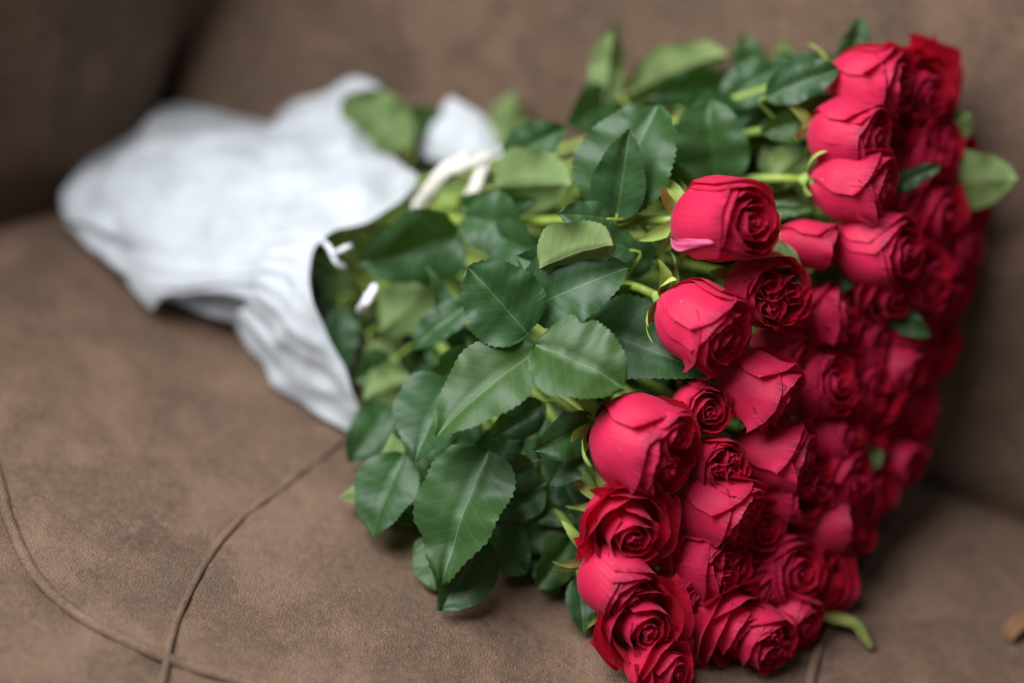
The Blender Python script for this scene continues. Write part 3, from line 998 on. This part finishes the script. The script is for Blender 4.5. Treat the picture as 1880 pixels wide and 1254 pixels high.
L(1190, 330, 1.42, 1290, 345, 1.40, 70, fold=0.3, curl=0.4, seed=1)
L(1430, 440, 1.385, 1480, 556, 1.372, 44, fold=0.55, curl=-0.7, side=0.5, roll=-20, seed=2, under=True, label='narrow curved leaf hanging between two blooms')
L(1490, 500, 1.425, 1578, 512, 1.415, 70, fold=0.3, curl=0.4, seed=3)
L(1630, 352, 1.425, 1728, 304, 1.415, 36, fold=0.4, curl=0.4, seed=4, label='small green leaf lying across the blooms')
L(1738, 338, 1.455, 1870, 328, 1.440, 112, under=True, fold=0.08, curl=0.5, roll=24, seed=5, tip=1.0, label='large pale olive leaf sticking out past the blooms')
L(1725, 245, 1.45, 1784, 212, 1.445, 70, under=True, fold=0.3, curl=0.5, seed=0)
L(1625, 560, 1.438, 1708, 618, 1.43, 50, fold=0.4, curl=0.5, seed=1, label='dark leaf between the blurred blooms')
L(1615, 858, 1.44, 1572, 815, 1.435, 52, under=True, fold=0.5, curl=0.5, seed=2)
L(1062, 1060, 1.385, 1072, 1165, 1.380, 56, fold=0.4, curl=0.3, seed=3)
L(960, 920, 1.40, 1060, 960, 1.385, 60, fold=0.4, curl=0.3, seed=4)
L(1000, 740, 1.385, 900, 800, 1.385, 70, fold=0.3, curl=0.5, seed=5)

L(1405, 182, 1.412, 1540, 128, 1.405, 74, fold=0.3, curl=0.5, roll=-14, seed=4)
L(1165, 462, 1.378, 1052, 425, 1.372, 66, fold=0.3, curl=0.5, roll=20, seed=2)
L(1180, 560, 1.392, 1080, 520, 1.385, 80, fold=0.4, curl=0.5, roll=-30, seed=3)
L(1060, 505, 1.375, 948, 470, 1.378, 80, fold=0.4, curl=0.5, roll=-24, seed=1)
L(1205, 480, 1.405, 1110, 455, 1.40, 70, fold=0.3, curl=0.5, seed=5)
L(1330, 190, 1.455, 1440, 120, 1.455, 84, fold=0.3, curl=0.6, roll=-20, seed=1)
L(1250, 200, 1.46, 1380, 215, 1.45, 80, fold=0.3, curl=0.6, roll=14, seed=3)
L(1480, 190, 1.46, 1430, 95, 1.47, 66, fold=0.3, curl=0.4, seed=5)
L(1230, 235, 1.45, 1290, 300, 1.44, 70, fold=0.3, curl=0.5, seed=0)

# shaded leaves low in the bunch, resting on the seat
L(1040, 930, 1.395, 945, 1005, 1.398, 95, fold=0.3, curl=0.5, roll=-15, seed=1)
L(1000, 890, 1.392, 900, 950, 1.400, 95, fold=0.3, curl=0.5, roll=20, seed=2)
L(1055, 985, 1.392, 985, 1080, 1.385, 80, fold=0.35, curl=0.4, roll=-25, seed=3)
L(900, 950, 1.402, 965, 1055, 1.392, 90, fold=0.3, curl=0.5, roll=10, seed=4)
L(980, 850, 1.385, 910, 880, 1.390, 80, fold=0.3, curl=0.4, roll=-20, seed=0)
L(715, 745, 1.445, 640, 850, 1.430, 84, fold=0.3, curl=0.5, roll=12, seed=5)
L(760, 700, 1.435, 668, 735, 1.440, 84, fold=0.35, curl=0.5, roll=-20, seed=1, under=True)
L(700, 870, 1.425, 770, 965, 1.405, 90, fold=0.3, curl=0.5, roll=18, seed=2)
L(720, 660, 1.455, 650, 700, 1.452, 70, fold=0.35, curl=0.5, seed=3)
L(1030, 880, 1.392, 1075, 960, 1.385, 60, fold=0.35, curl=0.5, seed=4)
L(860, 560, 1.415, 760, 640, 1.42, 70, fold=0.4, curl=0.5, roll=30, seed=2)
L(870, 640, 1.405, 790, 700, 1.41, 80, fold=0.35, curl=0.5, roll=-30, seed=3)

# leaves deeper in the bunch: they close the mass between neck and blooms
fr = random.Random(3)
keys = [(0.62, 0.3, 0.4), (0.70, 0.4, 0.6), (0.55, 0.25, 0.3), (0.66, 0.5, 0.7)]
RIM_TOP = [(700, 300, 1.56), (900, 250, 1.53), (1100, 180, 1.52), (1300, 130, 1.50), (1500, 110, 1.48)]
RIM_BOT = [(640, 760, 1.45), (700, 890, 1.42), (800, 1000, 1.40), (925, 1010, 1.395), (1050, 1030, 1.39)]
n_fill = 260
for k in range(n_fill):
    f, g = fr.random() ** 0.8, fr.random()
    if k >= 200:
        g *= 0.32
    i = min(3, int(f * 4))
    ff = f * 4 - i
    tp = [RIM_TOP[i][q] * (1 - ff) + RIM_TOP[i + 1][q] * ff for q in range(3)]
    bt = [RIM_BOT[i][q] * (1 - ff) + RIM_BOT[i + 1][q] * ff for q in range(3)]
    x = tp[0] * (1 - g) + bt[0] * g
    y = tp[1] * (1 - g) + bt[1] * g
    d = tp[2] * (1 - g) + bt[2] * g
    bulge = 0.035 * math.sin(math.pi * g)
    depth = d - bulge + fr.uniform(0.028, 0.10)
    b = place(x, y, depth, 0.012)
    out = Vector((b - (NECK.lerp(P(1450, 660, 1.43), 0.15 + 0.75 * f)))).normalized()
    ang = fr.uniform(0, 6.283)
    dirv = (cam_dir(math.cos(ang), math.sin(ang), 0.0) * 0.9 + cam_dir(0.25, -0.1, 0.3) + out * 0.4).normalized()
    ln = fr.uniform(0.040, 0.062)
    t = b + dirv * ln
    near = depth - 0.010 + (CAM_M.inverted() @ t).z
    if near > 0:
        b, t = b - Vector(cam_dir(0, 0, 1)) * near, t - Vector(cam_dir(0, 0, 1)) * near
    b.z, t.z = max(b.z, 0.010), max(t.z, 0.006)
    wr, fo, cu = keys[fr.randrange(4)]
    leaf(b, t, wr * (t - b).length, under=fr.random() < (0.25 if k < 200 else 0.5), roll=fr.uniform(-45, 45), fold=fo, curl=cu, wave=0.5, seed=fr.randrange(4), face=(out + cam_dir(0, 0.3, 0.5)).normalized())


# ------------------------------------------------------------------ the white wrap round the stems
def sheet(name, rows, nu, nv, parent, mat, amp=0.004, freq=28.0, seed=0.0, thick=0.0006, M=None, pleat=0.0, pleat_across=0.0):
    """cloth patch through rows of points, smooth both ways, with creases and real thickness"""
    rr = [catmull(r_, nu) for r_ in rows]
    cols = np.stack([catmull([rr[i][j] for i in range(len(rr))], nv) for j in range(nu)], 1)   # nv x nu x 3
    du = np.gradient(cols, axis=1)
    dv = np.gradient(cols, axis=0)
    nn = np.cross(du, dv)
    nn /= np.linalg.norm(nn, axis=-1, keepdims=True) + 1e-12
    for i in range(nv):
        for j in range(nu):
            p = Vector(cols[i, j])
            q = noise.noise(p * freq + Vector((seed, 0, 0))) + 0.5 * noise.noise(p * freq * 2.3 + Vector((0, seed, 0)))
            q = 1 - abs(q) * 2.0
            q += 0.5 * (1 - 3 * abs(noise.noise(p * freq * 1.7 + Vector((seed, seed, 1)))))
            pl = pleat * (1 - 0.75 * i / nv) * math.sin(j * 6.283 / nu * 13 + seed + 6 * noise.noise(p * 11)) * (0.4 + 1.6 * abs(noise.noise(p * 15 + Vector((3, 0, 0)))))
            pl += pleat_across * (j / nu) ** 1.5 * math.sin(i * 6.283 / nv * 8 + seed + 5 * noise.noise(p * 10)) * (0.4 + 1.6 * abs(noise.noise(p * 13)))
            cols[i, j] += nn[i, j] * (amp * q * 0.5 + pl)
    V1 = cols.reshape(-1, 3)
    V2 = (cols - nn * thick).reshape(-1, 3)
    F1 = grid_faces(nv, nu)
    n = len(V1)
    F = F1 + [tuple(n + q for q in f[::-1]) for f in F1]
    bd = [j for j in range(nu)] + [i * nu + nu - 1 for i in range(1, nv)] + [(nv - 1) * nu + j for j in range(nu - 2, -1, -1)] + [i * nu for i in range(nv - 2, 0, -1)]
    for k in range(len(bd)):
        a, c = bd[k], bd[(k + 1) % len(bd)]
        F.append((a, n + a, n + c, c))
    V = np.vstack([V1, V2])
    return link(name, mesh_from(name, to_local(V, M), F, mat), parent)


wrapM = Matrix.Translation(on_seat(300, 540))
wrap = empty('bouquet_wrap', wrapM, 'white crinkled fabric wrap gathered round the rose stems', 'flower wrap')

# sleeve: pouch round the stem ends, silhouettes top and bottom
ST = [((116, 378, 1.575), (116, 392, 1.570), 0.004),
      ((122, 348, 1.582), (130, 415, 1.560), 0.016),
      ((170, 298, 1.592), (172, 450, 1.552), 0.028),
      ((248, 252, 1.602), (222, 490, 1.540), 0.036),
      ((292, 204, 1.610), (270, 520, 1.530), 0.040),
      ((355, 194, 1.612), (335, 552, 1.522), 0.043),
      ((440, 212, 1.604), (395, 578, 1.520), 0.042),
      ((512, 232, 1.592), (440, 588, 1.518), 0.040),
      ((560, 235, 1.585), (480, 602, 1.512), 0.040)]
rings = []
nth = 56
view = cam_dir(0, 0, 1)
tops = catmull([P(*a[0]) for a in ST], 40)
bots = catmull([place(*a[1], 0.006) for a in ST], 40)
rads = catmull([(a[2],) for a in ST], 40)[:, 0]
V = []
for i in range(40):
    c = (tops[i] + bots[i]) / 2
    h = (tops[i] - bots[i]) / 2
    f = i / 39
    for k in range(nth):
        a = 6.2832 * k / nth
        ca, sa = math.cos(a), math.sin(a)
        q = np.sign(sa) * abs(sa) ** 0.8
        p = c + h * ca + np.array(view) * rads[i] * q
        pv = Vector(p)
        # gathers run lengthwise and fan out from the neck
        g = noise.noise(Vector((ca * 3.2, sa * 3.2, f * 1.2))) + 0.6 * noise.noise(Vector((ca * 7.0, sa * 7.0, f * 2.0 + 5)))
        cr = 1 - 2 * abs(noise.noise(pv * 26))
        k2 = min(1, i / 5)
        p = p + (h / (np.linalg.norm(h) + 1e-9) * ca * 0.5 + np.array(view) * q) * (0.010 * g + 0.0035 * cr) * k2
        p[2] = max(p[2], 0.003 + 0.001 * abs(g))
        V.append(p)
F = grid_faces(40, nth, wrap=True) + [tuple(range(nth))]
link('sleeve', mesh_from('sleeve', to_local(V, wrapM), F, M_WRAP), wrap)

# loose flap folded over the pouch with a hanging corner
sheet('flap', [[P(112, 366, 1.560), P(230, 262, 1.545), P(370, 232, 1.545), P(480, 250, 1.545), P(560, 270, 1.535)],
               [P(112, 380, 1.548), P(230, 320, 1.520), P(370, 300, 1.508), P(480, 320, 1.505), P(570, 345, 1.495)],
               [P(113, 396, 1.545), P(232, 390, 1.506), P(370, 390, 1.492), P(480, 400, 1.490), P(560, 420, 1.480)],
               [place(165, 456, 1.53), P(248, 460, 1.500), P(350, 465, 1.486), P(450, 475, 1.480), P(535, 478, 1.474)],
               [place(222, 515, 1.515), P(268, 520, 1.500), P(330, 518, 1.486), P(430, 512, 1.478), P(510, 520, 1.474)],
               [place(276, 570, 1.500), place(284, 562, 1.498), place(318, 542, 1.490), P(400, 540, 1.482), P(480, 560, 1.478)]],
      60, 60, wrap, M_WRAP, amp=0.008, freq=17, seed=3.1, M=wrapM, pleat_across=0.0011)

# collar: one sheet flaring from the tied neck, its upper half standing up and its lower half down on the seat
sheet('collar', [[P(508, 226, 1.586), P(490, 260, 1.545), P(485, 330, 1.500), P(490, 400, 1.482), P(492, 450, 1.472), P(482, 490, 1.468), P(468, 530, 1.474), P(452, 562, 1.490), place(438, 590, 1.515)],
                 [P(560, 180, 1.590), P(560, 255, 1.535), P(570, 330, 1.488), P(560, 400, 1.472), P(545, 445, 1.464), P(530, 500, 1.460), P(512, 560, 1.460), P(488, 605, 1.478), place(462, 638, 1.506)],
                 [P(620, 136, 1.582), P(630, 245, 1.535), P(660, 325, 1.486), P(625, 400, 1.466), P(575, 448, 1.456), P(552, 520, 1.450), P(550, 600, 1.448), P(535, 655, 1.462), place(512, 705, 1.492)],
                 [P(672, 96, 1.580), P(660, 250, 1.545), P(735, 318, 1.494), P(675, 402, 1.464), P(592, 440, 1.452), P(566, 510, 1.446), P(580, 620, 1.443), P(592, 690, 1.454), place(590, 766, 1.478)],
                 [P(704, 128, 1.578), P(678, 268, 1.545), P(765, 328, 1.492), P(700, 400, 1.464), P(604, 436, 1.452), P(572, 500, 1.444), P(598, 610, 1.441), P(650, 722, 1.445), place(690, 808, 1.462)]],
      130, 44, wrap, M_WRAP, amp=0.006, freq=19, seed=1.3, M=wrapM, pleat=0.0009)
# far collar, seen past the leaves
sheet('collar', [[P(775, 290, 1.560), P(820, 300, 1.552), P(870, 300, 1.550), P(930, 285, 1.550)],
                 [P(775, 225, 1.572), P(815, 235, 1.556), P(860, 240, 1.552), P(920, 245, 1.558)],
                 [P(785, 165, 1.580), P(815, 155, 1.564), P(845, 170, 1.562), P(895, 210, 1.568)]],
      26, 18, wrap, M_WRAP, amp=0.006, freq=26, seed=8.3, M=wrapM)


# ------------------------------------------------------------------ ribbons
def band(name, pts, width, parent, mat, M, twist=0.0):
    pl = catmull([P(*p) for p in pts], 26)
    n = len(pl)
    V = []
    for i in range(n):
        t = pl[min(i + 1, n - 1)] - pl[max(i - 1, 0)]
        t /= np.linalg.norm(t) + 1e-12
        v = np.array(view)
        s_ = np.cross(t, v)
        s_ /= np.linalg.norm(s_) + 1e-9
        up = np.cross(s_, t)
        a = twist * (i / (n - 1) - 0.5) + 0.25 * noise.noise(Vector((i * 0.3, twist, 0)))
        s2 = s_ * math.cos(a) + up * math.sin(a)
        u2 = up * math.cos(a) - s_ * math.sin(a)
        for q, h in ((-1, 0.0), (-0.4, 0.09), (0.4, 0.09), (1, 0.0), (0.4, 0.03), (-0.4, 0.03)):
            wv = width * (0.85 + 0.25 * noise.noise(Vector((i * 0.45, width * 900, q)))) * min(1, 0.45 + min(i, n - 1 - i) / 4)
            V.append(pl[i] + s2 * q * wv / 2 + u2 * (h * width + 0.0007 * noise.noise(Vector((i * 0.6, q, 3)))))
    F = grid_faces(n, 6, wrap=True) + [tuple(range(6))[::-1], tuple(range((n - 1) * 6, n * 6))]
    return link(name, mesh_from(name, to_local(V, M), F, mat), parent)


rm = Matrix.Translation(P(820, 330, 1.50))
rib = empty('ribbon', rm, 'cream ribbon looped round the stems behind the leaves at the upper collar', 'ribbon')
band('tail', [(762, 392, 1.478), (788, 352, 1.470), (815, 318, 1.466), (845, 296, 1.472), (858, 282, 1.48)], 0.0125, rib, M_RIBBON, rm, 0.9)
band('tail', [(858, 378, 1.468), (872, 345, 1.463), (884, 315, 1.466), (898, 280, 1.474)], 0.0105, rib, M_RIBBON, rm, -0.7)
band('loop', [(820, 322, 1.470), (842, 310, 1.463), (872, 298, 1.466), (890, 285, 1.472)], 0.008, rib, M_RIBBON, rm, 0.7)
rm2 = Matrix.Translation(P(630, 480, 1.46))
rib2 = empty('ribbon', rm2, 'white ribbon with small curled ends knotted beside the lower collar', 'ribbon')
band('tail', [(590, 440, 1.446), (606, 458, 1.438), (618, 482, 1.437), (634, 490, 1.442)], 0.0045, rib2, M_WHITE_RIBBON, rm2, 1.6)
band('loop', [(604, 470, 1.438), (622, 462, 1.434), (640, 452, 1.436), (648, 458, 1.440)], 0.0042, rib2, M_WHITE_RIBBON, rm2, 2.4)
band('tail', [(690, 522, 1.432), (678, 545, 1.428), (668, 562, 1.429), (662, 576, 1.440)], 0.0075, rib2, M_WHITE_RIBBON, rm2, 0.7)


# ------------------------------------------------------------------ bits fallen on the seat
def strip(name, pts, width, label, cat, mat):
    pl = catmull([on_seat(px, py, z) for px, py, z in pts], 22)
    M = Matrix.Translation(Vector(pl[0]))
    n = len(pl)
    V = []
    for i in range(n):
        t = pl[min(i + 1, n - 1)] - pl[max(i - 1, 0)]
        t /= np.linalg.norm(t)
        s_ = np.cross(t, np.array((0, 0, 1.0)))
        s_ /= np.linalg.norm(s_)
        f = i / (n - 1)
        wd = width * (0.35 + 0.65 * math.sin(math.pi * min(1, f * 0.9 + 0.08)) ** 0.6)
        for q, h in ((-1, 0.30), (-0.5, 0.08), (0, 0.0), (0.5, 0.08), (1, 0.30), (0.5, 0.18), (0, 0.10), (-0.5, 0.18)):
            V.append(pl[i] + s_ * q * wd / 2 + np.array((0, 0, 1.0)) * h * wd)
    F = grid_faces(n, 8, wrap=True) + [tuple(range(8))[::-1], tuple(range((n - 1) * 8, n * 8))]
    o = link(name, mesh_from(name, to_local(V, M), F, mat))
    o.matrix_world = M
    o['label'], o['category'] = label, cat
    return o


strip('fallen_leaf', [(1490, 1118, 0.012), (1512, 1136, 0.006), (1545, 1142, 0.006), (1570, 1150, 0.007), (1585, 1172, 0.005), (1600, 1192, 0.003)], 0.0095,
      'narrow olive-green leaf strip bent on the seat beside the lowest blooms', 'leaf', M_STRIP)
strip('dry_leaf', [(1850, 1175, 0.003), (1862, 1155, 0.006), (1890, 1140, 0.006), (1925, 1138, 0.003)], 0.011,
      'brown dry curled leaf lying at the edge of the seat', 'leaf', M_TAN)

if __name__ == '__main__':
    bpy.context.view_layer.update()
    lo = min((behind_back(e.matrix_world.translation), e['label']) for e, _ in ROSES)
    print('closest rose to the back', lo, 'meshes', len(bpy.data.objects), 'lowest', min(e.matrix_world.translation.z for e, _ in ROSES))
    print('pale', behind_back(P(1868,328,1.44)), behind_back(P(840,180,1.56)))
    print('handle', behind_back(P(310, 182, 1.62)), P(310, 182, 1.62), 'tris', sum(len(o.data.loop_triangles) if o.data.loop_triangles else len(o.data.polygons) * 2 for o in bpy.data.objects if o.type == 'MESH'))
